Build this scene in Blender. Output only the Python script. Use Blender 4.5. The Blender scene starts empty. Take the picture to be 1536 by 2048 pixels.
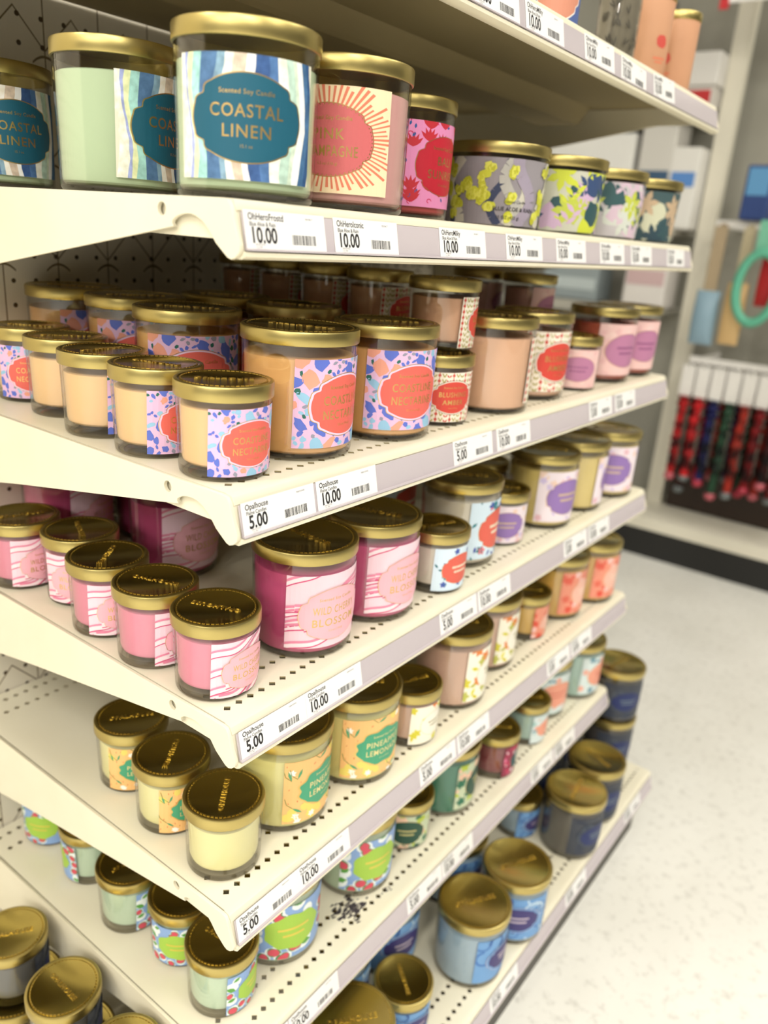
import bpy, bmesh, math, random
from mathutils import Matrix, Vector
PI = math.pi
SC = bpy.context.scene
COL = SC.collection

# ------------------------------------------------------------------ camera, world, lights, exposure
CAM = (0.39249, -0.35516, 0.17894)
ROT = ((0.79384233, -0.25403782, 0.55252072), (0.60405619, 0.22449379, -0.76466898), (0.07021737, 0.94078017, 0.33166579))
cam = bpy.data.cameras.new('camera')
cam.sensor_fit = 'VERTICAL'; cam.sensor_height = 36.0; cam.lens = 27.746
cam.clip_start = 0.02; cam.clip_end = 50
cam.dof.use_dof = True; cam.dof.focus_distance = 0.63; cam.dof.aperture_fstop = 4.0
camo = bpy.data.objects.new('camera', cam); COL.objects.link(camo)
M = Matrix([list(r) + [0] for r in ROT] + [[0, 0, 0, 1]]); M.translation = Vector(CAM)
camo.matrix_world = M
SC.camera = camo

w = bpy.data.worlds.new('store'); SC.world = w; w.use_nodes = True
w.node_tree.nodes['Background'].inputs[0].default_value = (1.0, 0.97, 0.90, 1)
w.node_tree.nodes['Background'].inputs[1].default_value = 0.17

def area(name, loc, sx, sy, power, color=(1.0, 0.972, 0.91), rot=(0, 0, 0)):
    l = bpy.data.lights.new(name, 'AREA'); l.shape = 'RECTANGLE'; l.size = sx; l.size_y = sy
    l.energy = power; l.color = color
    o = bpy.data.objects.new(name, l); COL.objects.link(o); o.location = loc; o.rotation_euler = rot
    return o
for lx, ly, pw in ((0.9, -2.2, 50), (0.9, 0.2, 16), (0.9, 2.0, 30), (2.3, -2.2, 80), (2.3, 0.2, 40), (2.3, 2.0, 40), (3.8, -2.6, 80), (3.8, 0.2, 50),
                   (-1.0, -2.6, 80), (0.2, -5.0, 90), (1.6, -5.0, 90), (3.0, -5.0, 90), (0.9, -8.0, 110), (2.6, -8.0, 110), (-1.4, -8.0, 80)):
    area('ceiling_tube_light', (lx, ly, 2.55), 0.22, 1.25, pw)

vs = SC.view_settings
vs.view_transform = 'Standard'; vs.look = 'None'; vs.gamma = 1.0; vs.use_curve_mapping = False
vs.exposure = -0.60
SC.cycles.use_denoising = True
SC.cycles.max_bounces = 10; SC.cycles.diffuse_bounces = 3; SC.cycles.glossy_bounces = 4
SC.cycles.transmission_bounces = 8; SC.cycles.transparent_max_bounces = 32
SC.cycles.caustics_reflective = True
SC.cycles.sample_clamp_indirect = 4.0

# ------------------------------------------------------------------ helpers
def lin(c):
    return tuple(((x / 255) / 12.92 if x / 255 <= 0.04045 else ((x / 255 + 0.055) / 1.055) ** 2.4) for x in c)

MATS = {}
def mat(name, rgb, rough=0.5, metal=0.0, spec=0.5, noise=None):
    if name in MATS: return MATS[name]
    m = bpy.data.materials.new(name); m.use_nodes = True
    b = m.node_tree.nodes['Principled BSDF']
    c = lin(rgb)
    b.inputs['Base Color'].default_value = (*c, 1)
    b.inputs['Roughness'].default_value = rough
    b.inputs['Metallic'].default_value = metal
    b.inputs['Specular IOR Level'].default_value = spec
    if noise:                                   # gentle mottling: (scale, second colour, contrast low, high)
        nt = m.node_tree; sc, rgb2, lo, hi = noise
        tc = nt.nodes.new('ShaderNodeTexCoord'); n = nt.nodes.new('ShaderNodeTexNoise')
        n.inputs['Scale'].default_value = sc; n.inputs['Detail'].default_value = 4
        r = nt.nodes.new('ShaderNodeValToRGB')
        r.color_ramp.elements[0].position = lo; r.color_ramp.elements[0].color = (*c, 1)
        r.color_ramp.elements[1].position = hi; r.color_ramp.elements[1].color = (*lin(rgb2), 1)
        nt.links.new(tc.outputs['Object'], n.inputs['Vector']); nt.links.new(n.outputs['Fac'], r.inputs['Fac'])
        nt.links.new(r.outputs['Color'], b.inputs['Base Color'])
    MATS[name] = m
    return m

def col(rgb, rough=0.45):
    return mat('paper_%d_%d_%d' % tuple(rgb), rgb, rough, 0, 0.4)

def thin_glass(name, tint, gain=0.75, base=0.045):
    m = bpy.data.materials.new(name); m.use_nodes = True
    nt = m.node_tree; nt.nodes.clear()
    out = nt.nodes.new('ShaderNodeOutputMaterial'); mix = nt.nodes.new('ShaderNodeMixShader')
    tr = nt.nodes.new('ShaderNodeBsdfTransparent'); gl = nt.nodes.new('ShaderNodeBsdfGlossy')
    tr.inputs[0].default_value = (*tint, 1); gl.inputs['Roughness'].default_value = 0.03
    lw = nt.nodes.new('ShaderNodeLayerWeight'); lw.inputs[0].default_value = 0.5
    p = nt.nodes.new('ShaderNodeMath'); p.operation = 'POWER'; p.inputs[1].default_value = 4.0
    a = nt.nodes.new('ShaderNodeMath'); a.operation = 'MULTIPLY_ADD'; a.inputs[1].default_value = gain; a.inputs[2].default_value = base
    nt.links.new(lw.outputs['Facing'], p.inputs[0]); nt.links.new(p.outputs[0], a.inputs[0]); nt.links.new(a.outputs[0], mix.inputs[0])
    nt.links.new(tr.outputs[0], mix.inputs[1]); nt.links.new(gl.outputs[0], mix.inputs[2]); nt.links.new(mix.outputs[0], out.inputs[0])
    MATS[name] = m
    return m

GLASS = thin_glass('clear_glass', (0.97, 0.97, 0.96), 0.8, 0.06)
GBASE = thin_glass('thick_glass', (0.68, 0.66, 0.61), 0.85, 0.06)
GOLD = mat('gold_lid', (194, 176, 112), 0.34, 1.0)
GOLDT = mat('gold_lid_top', (188, 170, 98), 0.2, 1.0)
FOIL = mat('gold_foil', (230, 194, 122), 0.34, 1.0)
CREAM = mat('cream_enamel', (238, 231, 208), 0.38, 0, 0.4, (9, (233, 225, 200), 0.35, 0.75))
CHAN = mat('lilac_grey_plastic', (196, 186, 190), 0.25, 0, 0.5)
WHITEP = mat('white_card', (246, 244, 242), 0.35)
INK = mat('black_ink', (38, 36, 38), 0.6)
GREYINK = mat('grey_ink', (120, 116, 116), 0.6)
DARKIN = mat('black_kick_metal', (24, 23, 21), 0.5)

def new_obj(name, me, parent=None, mats=None, loc=None, rotz=None):
    o = bpy.data.objects.new(name, me); COL.objects.link(o)
    if mats is not None:
        me.materials.clear()
        for m in mats: me.materials.append(m)
    if parent is not None: o.parent = parent
    if loc is not None: o.location = loc
    if rotz is not None: o.rotation_euler = (0, 0, rotz)
    return o

def empty(name, loc, rotz=0):
    o = bpy.data.objects.new(name, None); COL.objects.link(o)
    o.location = loc; o.rotation_euler = (0, 0, rotz); o.empty_display_size = 0.03
    return o

def tag(o, label, cat, group=None, kind=None):
    if label: o['label'] = label
    if cat: o['category'] = cat
    if group: o['group'] = group
    if kind: o['kind'] = kind
    return o

class MB:
    def __init__(self): self.v = []; self.f = []; self.m = []
    def add(self, verts, faces, mi=0):
        n = len(self.v); self.v += [tuple(x) for x in verts]
        self.f += [tuple(i + n for i in f) for f in faces]; self.m += [mi] * len(faces)
    def box(self, x0, x1, y0, y1, z0, z1, mi=0):
        self.add([(x0, y0, z0), (x1, y0, z0), (x1, y1, z0), (x0, y1, z0), (x0, y0, z1), (x1, y0, z1), (x1, y1, z1), (x0, y1, z1)],
                 [(0, 3, 2, 1), (4, 5, 6, 7), (0, 1, 5, 4), (1, 2, 6, 5), (2, 3, 7, 6), (3, 0, 4, 7)], mi)
    def lathe(self, prof, n=56, mi=0, cx=0, cy=0, mis=None):
        base = len(self.v); rings = []
        for r, z in prof:
            if r < 1e-7: rings.append([len(self.v)]); self.v.append((cx, cy, z))
            else:
                rings.append(list(range(len(self.v), len(self.v) + n)))
                self.v += [(cx + r * math.cos(2 * PI * i / n), cy + r * math.sin(2 * PI * i / n), z) for i in range(n)]
        for k in range(len(rings) - 1):
            a, b = rings[k], rings[k + 1]; mm = mis[k] if mis else mi
            for i in range(n):
                j = (i + 1) % n
                if len(a) == 1 and len(b) == 1: continue
                if len(a) == 1: f = (a[0], b[j], b[i])
                elif len(b) == 1: f = (a[i], a[j], b[0])
                else: f = (a[i], a[j], b[j], b[i])
                self.f.append(f); self.m.append(mm)
    def extrude(self, poly, y0, y1, mi=0):            # poly in (x, z), swept along y
        n = len(poly)
        self.add([(x, y0, z) for x, z in poly] + [(x, y1, z) for x, z in poly],
                 [tuple(range(n - 1, -1, -1)), tuple(range(n, 2 * n))] + [(i, (i + 1) % n, (i + 1) % n + n, i + n) for i in range(n)], mi)
    def mesh(self, name, mats, smooth=None, fix=False):
        me = bpy.data.meshes.new(name); me.from_pydata(self.v, [], self.f)
        for m in mats: me.materials.append(m)
        me.polygons.foreach_set('material_index', self.m)
        if fix:
            bm = bmesh.new(); bm.from_mesh(me); bmesh.ops.recalc_face_normals(bm, faces=bm.faces); bm.to_mesh(me); bm.free()
        if smooth:
            me.polygons.foreach_set('use_smooth', [True] * len(me.polygons)); me.set_sharp_from_angle(angle=math.radians(smooth))
        me.update(); return me

TXT = {}
def text_geo(s, bold=0.0, ext=0.0, spacing=1.0):
    key = (s, bold, ext, spacing)
    if key in TXT: return TXT[key]
    c = bpy.data.curves.new('txt', 'FONT'); c.body = s; c.size = 1.0; c.offset = bold; c.extrude = ext; c.space_character = spacing
    c.resolution_u = 3
    o = bpy.data.objects.new('txt', c); COL.objects.link(o)
    dg = bpy.context.evaluated_depsgraph_get(); dg.update()
    me = bpy.data.meshes.new_from_object(o.evaluated_get(dg))
    v = [tuple(x.co) for x in me.vertices]; f = [tuple(p.vertices) for p in me.polygons]
    bpy.data.objects.remove(o); bpy.data.curves.remove(c); bpy.data.meshes.remove(me)
    x0 = min(p[0] for p in v); x1 = max(p[0] for p in v)
    TXT[key] = ([(p[0] - x0, p[1], p[2]) for p in v], f, x1 - x0)
    return TXT[key]
CAPH = 0.73          # cap height of the built-in font at size 1

# ------------------------------------------------------------------ label artwork (flat shapes, wrapped round the jar)
class Art:
    def __init__(self, W, H, seed):
        self.W, self.H = W, H; self.rnd = random.Random(seed); self.polys = []; self.layer = 0; self.mats = []
    def mi(self, m):
        if m not in self.mats: self.mats.append(m)
        return self.mats.index(m)
    def up(self): self.layer += 1
    def poly(self, pts, m):
        self.polys.append(([(x, y) for x, y in pts], [tuple(range(len(pts)))], self.mi(m), self.layer))
    def geo(self, verts, faces, m): self.polys.append((verts, faces, self.mi(m), self.layer))
    def rect(self, x0, x1, y0, y1, m): self.poly([(x0, y0), (x1, y0), (x1, y1), (x0, y1)], m)
    def base(self, m): self.rect(-self.W / 2, self.W / 2, 0, self.H, m); self.up()
    def blob(self, x, y, r, m, st=1.0, rot=None, jit=0.22, n=12):
        rot = self.rnd.uniform(0, PI) if rot is None else rot; pts = []
        for i in range(n):
            a = 2 * PI * i / n; q = r * (1 + self.rnd.uniform(-jit, jit)); px, py = q * math.cos(a) * st, q * math.sin(a) / st
            pts.append((x + px * math.cos(rot) - py * math.sin(rot), y + px * math.sin(rot) + py * math.cos(rot)))
        self.poly(pts, m)
    def leaf(self, x, y, L, wd, ang, m):
        pts = [(0, 0), (L * .3, wd * .8), (L * .6, wd), (L, 0), (L * .6, -wd), (L * .3, -wd * .8)]
        c, s = math.cos(ang), math.sin(ang)
        self.poly([(x + a * c - b * s, y + a * s + b * c) for a, b in pts][::1], m)
    def stroke(self, pts, wd, m):
        for (a, b), (c, d) in zip(pts, pts[1:]):
            L = math.hypot(c - a, d - b) or 1e-9; nx, ny = -(d - b) / L * wd / 2, (c - a) / L * wd / 2
            self.poly([(a + nx, b + ny), (a - nx, b - ny), (c - nx, d - ny), (c + nx, d + ny)], m)
    def cart(self, a, b, notch=True, n=128):
        pts = []
        for i in range(n):
            t = 2 * PI * i / n; s = 1.0
            if notch:
                for td in (0.60, PI - 0.60, PI + 0.60, 2 * PI - 0.60):
                    d = abs((t - td + PI) % (2 * PI) - PI)
                    s -= 0.065 * math.exp(-(d / 0.075) ** 2) - 0.022 * math.exp(-((d - 0.19) / 0.07) ** 2)
            pts.append((a * math.cos(t) * s, b * math.sin(t) * s))
        return pts
    def badge(self, cx, cy, a, b, m, ring=None, gap=1.07, wd=0.02, notch=True, rm=None):
        p = self.cart(a, b, notch); n = len(p)
        if ring:
            self.poly([(cx + x * (gap + wd), cy + y * (gap + wd)) for x, y in p], ring)
            self.up(); self.poly([(cx + x * gap, cy + y * gap) for x, y in p], rm or m); self.up()
        self.poly([(cx + x, cy + y) for x, y in p], m); self.up()
    def text(self, s, cx, cy, cap, m, bold=0.0, maxw=None, sx=1.0, sp=1.0, left=False):
        v, f, w = text_geo(s, bold, 0.0, sp); k = cap / CAPH; kx = k * sx
        if maxw and w * kx > maxw: kx = maxw / w
        x0 = cx if left else cx - w * kx / 2
        self.geo([(x0 + p[0] * kx, cy - cap / 2 + p[1] * k) for p in v], f, m)
    def build(self, name, R0, R1, zt, z0, eps=0.00006, off=0.00025, flat=False):
        bm = bmesh.new()
        for v, f, mi, ly in self.polys:
            bv = [bm.verts.new((p[0], p[1], ly)) for p in v]
            for q in f:
                try: fc = bm.faces.new([bv[i] for i in q]); fc.material_index = mi
                except ValueError: pass
        bm.normal_update()
        flip = [fc for fc in bm.faces if fc.normal.z < 0]
        bmesh.ops.reverse_faces(bm, faces=flip)
        bmesh.ops.triangulate(bm, faces=[fc for fc in bm.faces if len(fc.verts) > 4])
        for co, no in (((-self.W / 2, 0, 0), (-1, 0, 0)), ((self.W / 2, 0, 0), (1, 0, 0)), ((0, 0, 0), (0, -1, 0)), ((0, self.H, 0), (0, 1, 0))):
            bmesh.ops.bisect_plane(bm, geom=bm.verts[:] + bm.edges[:] + bm.faces[:], plane_co=co, plane_no=no, clear_outer=True, dist=1e-7)
        if not flat:
            n = max(4, int(self.W / 0.0042))
            for i in range(1, n):
                u = -self.W / 2 + self.W * i / n
                bmesh.ops.bisect_plane(bm, geom=bm.verts[:] + bm.edges[:] + bm.faces[:], plane_co=(u, 0, 0), plane_no=(1, 0, 0), dist=1e-7)
        for v in bm.verts:
            u, y, ly = v.co
            if flat: v.co = (u, y, off + ly * eps)
            else:
                z = z0 + y; r = R0 + (R1 - R0) * z / zt; a = -PI / 2 + u / r; r += off + ly * eps
                v.co = (r * math.cos(a), r * math.sin(a), z)
        me = bpy.data.meshes.new(name); bm.to_mesh(me); bm.free()
        for m in self.mats: me.materials.append(m)
        return me

def titles(A, cx, cy, a, b, lines, m, small=True, bold=0.02):
    n = len(lines); cap = b * 0.32
    for i, s in enumerate(lines):
        A.text(s, cx, cy + (n - 1 - 2 * i) * cap * 0.76 - b * 0.05, cap, m, bold * .3, a * 1.36, sp=1.12)
    if small:
        A.text('Scented Soy Candle', cx, cy + b * 0.63, b * 0.12, m, 0.012, a * 1.15, sp=1.1)
        A.text(small if isinstance(small, str) else '5.5 oz (156 g)', cx, cy - b * 0.66, b * 0.085, m, 0.0, a * 0.6)
    A.up()

def art_watercolour(A, big):
    W, H, R = A.W, A.H, A.rnd; A.base(col((232, 228, 208)))
    cs = [(226, 226, 206), (150, 160, 205), (214, 222, 170), (150, 196, 190), (72, 104, 142), (120, 150, 170), (236, 228, 210), (196, 178, 160),
          (246, 246, 244), (52, 82, 132), (70, 104, 150), (230, 230, 208), (168, 194, 180), (190, 206, 186), (240, 242, 240), (62, 100, 140), (40, 76, 122)]
    ws = [1.1, .35, .6, 1.0, 1.5, .7, .8, 1.1, .8, 1.4, 1.0, 1.2, 1.0, .5, .9, .7, .6]
    tot = sum(ws); x = -W / 2; ph = R.uniform(0, 6)
    edge = lambda x: [(x + 0.0030 * math.sin(ph + x * 60 + t * 0.45) + R.uniform(-.0005, .0005), H * t / 11) for t in range(12)]
    e0 = edge(x)
    for c, q in zip(cs, ws):
        x += W * q / tot; e1 = edge(x)
        A.poly(e0 + e1[::-1], mat('wash_%d_%d_%d' % c, c, .6, 0, .3, (170, tuple(min(255, int(v * 1.18 + 10)) for v in c), .35, .75))); e0 = e1
    A.up()
    cx, cy, a, b = 0.0, H * .5, W * .36, H * .335
    A.badge(cx, cy, a, b, col((28, 92, 114)), FOIL, 1.055, .03, rm=col((28, 92, 114)))
    titles(A, cx, cy, a, b, ['COASTAL', 'LINEN'], FOIL, '15.1 oz', .03)

def art_terrazzo(A, big):
    W, H, R = A.W, A.H, A.rnd; A.base(col((230, 190, 224)))
    B, LB, P, G, G2 = col((96, 116, 208)), col((150, 196, 226)), col((238, 164, 140)), col((44, 108, 96)), col((150, 150, 170))
    pts = []; tries = 0
    while len(pts) < (120 if big else 100) and tries < 6000:
        tries += 1; r = R.choice([.10, .085, .07, .05, .035, .025]) * H; x, y = R.uniform(-W / 2, W / 2), R.uniform(0, H)
        if all(math.hypot(x - q[0], y - q[1]) > (r + q[2]) * 0.93 for q in pts): pts.append((x, y, r))
    for x, y, r in pts:
        m = R.choice([B, B, B, LB, LB, P, P]) if r > .04 * H else R.choice([G, B, B, LB, G2])
        A.blob(x, y, r, m, R.uniform(.85, 1.45), jit=.22)
    A.up()
    cx, cy, a, b = 0.0, H * .48, W * .35, H * .335
    A.badge(cx, cy, a, b, col((230, 106, 94)), FOIL, 1.06, .022, rm=col((238, 206, 232)))
    titles(A, cx, cy, a, b, ['COASTLINE', 'NECTARINE'], FOIL)

def art_marble(A, big):
    W, H, R = A.W, A.H, A.rnd; A.base(col((246, 212, 224)))
    D, Mi, L = col((216, 84, 130)), col((234, 140, 170)), col((250, 228, 234))
    for k in range(15):
        x0 = -W * .62 + k * W * .09 + R.uniform(-.01, .01) * W; s = R.uniform(.35, .7); y0 = R.uniform(-.2, .9) * H
        for m, wd, o in ((L, .0050, 0), (Mi, .0020, .0032), (D, .0010, -.0026)):
            pts = [(x0 + t * W * .055, y0 + o + s * H * .055 * t + .0022 * math.sin(t * .6 + k)) for t in range(-6, 11)]
            A.stroke(pts, wd * H / .06, m); A.up()
        A.layer -= 2
    A.up(); A.up(); A.up()
    cx, cy, a, b = 0.0, H * .46, W * .36, H * .34
    A.badge(cx, cy, a, b, col((244, 182, 194)), FOIL, 1.045, .014, rm=col((244, 182, 194)))
    titles(A, cx, cy, a, b, ['WILD CHERRY', 'BLOSSOM'], FOIL)

def art_citrus(A, big):
    W, H, R = A.W, A.H, A.rnd; A.base(col((246, 194, 126)))
    for i in range(46):
        x, y = R.uniform(-W / 2, W / 2), R.uniform(0, H); A.stroke([(x, y), (x + R.uniform(-.0007, .0007), y + .0018)], .0006, col((206, 96, 60)))
    A.up()
    for i in range(9):
        x, y = R.uniform(-W * .48, W * .48), R.choice([R.uniform(0, .25), R.uniform(.75, 1)]) * H
        A.blob(x, y, H * .075, col((236, 214, 110)), 1.2)
    for i in range(7):
        x, y = R.uniform(-W * .48, W * .48), R.choice([R.uniform(0, .2), R.uniform(.8, 1)]) * H
        for k in range(6): A.leaf(x, y, H * .06, H * .016, k * PI / 3 + .3, col((252, 248, 240)))
    A.up()
    for x, y, an in ((-.42, .7, 1.9), (-.36, .72, 1.2), (-.4, .25, -.6), (.38, .85, .5), (.42, .2, -1.0), (-.1, .93, .4), (.15, .06, .2)):
        A.leaf(x * W, y * H, H * .17, H * .02, an, col((84, 160, 112)))
        A.stroke([(x * W, y * H), (x * W - .006, y * H + .005), (x * W - .008, y * H + .012)], .0007, col((130, 140, 70)))
    A.up()
    cx, cy, a, b = 0.02 * W, H * .5, W * .35, H * .30
    pts = [(cx + a * (1 + .05 * math.cos(11 * t)) * math.cos(t), cy + b * (1 + .06 * math.sin(9 * t)) * math.sin(t)) for t in [2 * PI * i / 96 for i in range(96)]]
    A.poly([(cx + (x - cx) * 1.06, cy + (y - cy) * 1.06) for x, y in pts], FOIL); A.up()
    A.poly(pts, col((72, 160, 122))); A.up()
    titles(A, cx, cy, a, b, ['PINEAPPLE', 'LEMONADE'], mat('pale_gold_foil', (240, 222, 160), .35, .6), True, .03)

def art_guava(A, big):
    W, H, R = A.W, A.H, A.rnd; A.base(col((140, 172, 222)))
    k = 0
    for (x, y) in [(R.uniform(-.5, .5), R.choice([R.uniform(0, .24), R.uniform(.78, 1.0)])) for _ in range(15)] + [(-.46, .5), (.46, .5), (-.43, .35), (.43, .68), (.44, .3), (-.44, .72)]:
        r = H * R.uniform(.07, .105); x *= W; y *= H
        A.blob(x, y, r * 1.28, col((240, 246, 246)), 1.1, jit=.05); A.up()
        if k % 3 == 2: A.leaf(x - r, y, r * 2.2, r * .55, R.uniform(-.6, .6), col((92, 160, 70)))
        else:
            A.blob(x, y, r * 1.02, col((80, 142, 92)), 1.1, jit=.05); A.up(); A.blob(x, y, r * .84, col((216, 80, 100)), 1.1, jit=.08)
            A.layer -= 1
        A.layer -= 1; k += 1
    for _ in range(4): A.up()
    cx, cy, a, b = 0.0, H * .5, W * .34, H * .33
    pts = [(cx + a * (1 + .04 * math.cos(7 * t)) * math.cos(t), cy + b * (1 + .05 * math.sin(8 * t)) * math.sin(t)) for t in [2 * PI * i / 80 for i in range(80)]]
    A.poly(pts, col((166, 204, 78))); A.up()
    for i, q in enumerate((.55, .38)):
        A.rect(cx - a * q, cx + a * q, cy + b * (.12 - .36 * i), cy + b * (.24 - .36 * i), mat('yellow_foil', (226, 204, 92), .35, .5))
    A.up()

def art_folk(A, big):
    W, H, R = A.W, A.H, A.rnd; A.base(col((244, 236, 220)))
    red, olive = col((206, 84, 72)), col((176, 164, 84))
    n = 14
    for i in range(n):
        x = -W / 2 + W * (i + .5) / n
        if i % 3 == 0:
            for j in range(9): A.blob(x, H * (j + .5) / 9, H * .032, red, 1.0, jit=.05, n=10)
            A.stroke([(x, 0), (x, H)], .0008, red)
        elif i % 3 == 1:
            for j in range(9):
                y = H * j / 9
                for s in (-1, 1): A.stroke([(x, y + H * .02), (x + s * W * .03, y + H * .09)], .0011, olive)
        else:
            for j in range(10):
                y = H * j / 10
                for s in (-1, 1): A.leaf(x, y, H * .075, H * .016, PI / 2 + s * .7, red if i % 2 else olive)
    A.up()
    cx, cy, a, b = 0.0, H * .5, W * .34, H * .32
    A.badge(cx, cy, a, b, col((212, 74, 62)), INK, 1.06, .022, rm=col((244, 236, 220)))
    titles(A, cx, cy, a, b, ['BLUSHING', 'AMBER'], FOIL)

def art_sunburst(A, big):
    W, H, R = A.W, A.H, A.rnd; A.base(col((248, 222, 184)))
    cx, cy, a, b = 0.0, H * .5, W * .345, H * .33
    for i in range(68):
        t = 2 * PI * i / 68; q = R.uniform(1.35, 1.75); wd = R.uniform(.02, .034)
        c1, s1 = math.cos(t - wd * .5), math.sin(t - wd * .5); c2, s2 = math.cos(t + wd), math.sin(t + wd)
        A.poly([(cx + a * c1, cy + b * s1), (cx + a * c2, cy + b * s2), (cx + a * q * c2, cy + b * q * s2), (cx + a * q * c1, cy + b * q * s1)], col((226, 128, 100)))
    A.up()
    A.badge(cx, cy, a * .98, b * .98, col((208, 106, 108)), FOIL, 1.05, .02, rm=col((208, 106, 108)))
    for i in range(60):
        t = 2 * PI * i / 60; A.blob(cx + a * 1.0 * math.cos(t), cy + b * 1.0 * math.sin(t), .0005, FOIL, 1, jit=0, n=6)
    titles(A, cx, cy, a, b, ['PINK', 'CHAMPAGNE'], FOIL)

def art_tropic(A, big):
    W, H, R = A.W, A.H, A.rnd; A.base(col((238, 150, 200)))
    for i in range(16):
        x, y = R.uniform(-W / 2, W / 2), R.choice([R.uniform(.0, .28), R.uniform(.66, 1)]) * H
        for k in range(5): A.leaf(x, y, H * .17, H * .022, PI / 2 + (k - 2) * .42, col((204, 50, 62)))
    for i in range(26):
        x, y = R.uniform(-W / 2, W / 2), R.uniform(0, H); A.leaf(x, y, H * .06, H * .016, R.uniform(0, 6), col((42, 92, 160)))
    for i in range(16):
        x, y = R.uniform(-W / 2, W / 2), R.uniform(0, H)
        A.stroke([(x + .0025 * math.cos(t * .9), y + .0018 * math.sin(t * .9)) for t in range(6)], .0008, col((214, 40, 92)))
    A.up()
    cx, cy, a, b = 0.0, H * .5, W * .34, H * .33
    A.badge(cx, cy, a, b, col((200, 40, 58)), FOIL, 1.05, .02, rm=col((200, 40, 58)))
    titles(A, cx, cy, a, b, ['BALI', 'SUNRISE'], FOIL)

def art_floral(base, accents, badge, notch=True, ba=.34, bb=.33, line=(230, 214, 190), dens=34, size=.085):
    def f(A, big):
        W, H, R = A.W, A.H, A.rnd; A.base(col(base))
        for i in range(dens):
            x, y = R.uniform(-W / 2, W / 2), R.uniform(0, H); m = col(R.choice(accents))
            if R.random() < .55:
                for k in range(5): A.leaf(x, y, H * size, H * size * .32, k * 2 * PI / 5 + i, m)
            else: A.leaf(x, y, H * size * 1.5, H * size * .3, R.uniform(0, 6), m)
        A.up()
        if badge:
            cx, cy, a, b = 0.0, H * .49, W * ba, H * bb
            A.badge(cx, cy, a, b, col(badge), FOIL, 1.05, .02, notch=notch, rm=col(badge))
            for i, q in enumerate((.55, .42)):
                A.rect(cx - a * q, cx + a * q, cy + b * (.10 - .34 * i), cy + b * (.25 - .34 * i), col(line))
            A.up()
    return f

def art_swirl(base, cs, badge, line):
    def f(A, big):
        W, H, R = A.W, A.H, A.rnd; A.base(col(base))
        for i in range(16):
            x, y = R.uniform(-W / 2, W / 2), R.uniform(0, H); r = R.uniform(.10, .24) * H; t0 = R.uniform(0, 6)
            A.stroke([(x + r * math.cos(t0 + t * .35), y + r * math.sin(t0 + t * .35)) for t in range(12)], H * R.uniform(.02, .05), col(R.choice(cs))); A.up()
        cx, cy, a, b = 0.0, H * .5, W * .31, H * .27
        A.badge(cx, cy, a, b, col(badge), col(line), 1.10, .03, rm=col(base))
        for i, q in enumerate((.5, .4)): A.rect(cx - a * q, cx + a * q, cy + b * (.08 - .34 * i), cy + b * (.24 - .34 * i), col(line))
        A.up()
    return f

# kind: (art, wax colour large, wax colour small)
KIND = {
 'mint': (art_watercolour, (206, 226, 190), (206, 226, 190)),
 'peach': (art_terrazzo, (246, 190, 124), (250, 206, 150)),
 'pink': (art_marble, (214, 92, 140), (238, 142, 170)),
 'yellow': (art_citrus, (240, 232, 158), (244, 236, 172)),
 'guava': (art_guava, (206, 226, 196), (206, 228, 204)),
 'amber': (art_folk, (242, 194, 162), (236, 186, 154)),
 'champagne': (art_sunburst, (236, 180, 178), (236, 180, 178)),
 'bali': (art_tropic, (206, 92, 90), (206, 92, 90)),
 'white': (art_floral((214, 232, 246), [(40, 128, 140), (70, 90, 170), (230, 120, 130), (60, 120, 130)], (222, 100, 84)), (228, 218, 202), (230, 220, 206)),
 'lavender': (art_floral((236, 222, 230), [(224, 180, 190), (206, 190, 226), (236, 206, 190)], (146, 116, 178), line=(196, 170, 150)), (232, 208, 130), (224, 212, 204)),
 'mauve': (art_floral((236, 196, 192), [(240, 206, 200), (230, 184, 184)], (184, 124, 158), False, .36, .31, (150, 92, 132)), (188, 92, 72), (224, 176, 170)),
 'blossom': (art_floral((246, 240, 222), [(222, 216, 70), (226, 130, 60), (214, 204, 60), (190, 190, 90)], (246, 240, 226), False, .30, .30, (170, 160, 120), 30, .12), (226, 186, 166), (226, 186, 166)),
 'coral': (art_floral((232, 150, 126), [(222, 84, 66), (240, 196, 190), (226, 110, 90)], (238, 186, 168), False, .28, .28, (240, 210, 190), 40, .11), (228, 184, 92), (228, 184, 92)),
 'green': (art_floral((196, 206, 176), [(40, 110, 84), (236, 196, 170), (180, 196, 70), (36, 84, 70)], (34, 76, 62), True, .32, .34, (190, 180, 120), 40, .12), (44, 128, 104), (210, 200, 160)),
 'maroon': (art_floral((146, 50, 76), [(226, 120, 156), (240, 214, 220), (190, 50, 88)], (44, 84, 92), True, .30, .33, (150, 170, 160), 44, .09), (132, 52, 60), (138, 58, 66)),
 'aqua': (art_floral((214, 226, 226), [(236, 170, 150), (90, 140, 160), (160, 200, 196)], (236, 160, 136), False, .34, .30, (220, 130, 110), 28, .10), (176, 206, 198), (176, 206, 198)),
 'blue': (art_swirl((112, 158, 208), [(70, 116, 184), (190, 214, 234), (52, 88, 156), (150, 188, 224)], (62, 54, 112), (190, 176, 190)), (166, 190, 210), (166, 190, 210)),
 'grey': (art_swirl((60, 64, 74), [(48, 58, 84), (84, 94, 108), (44, 52, 74)], (34, 46, 96), (96, 110, 126)), (88, 82, 76), (100, 98, 96)),
}
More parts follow.
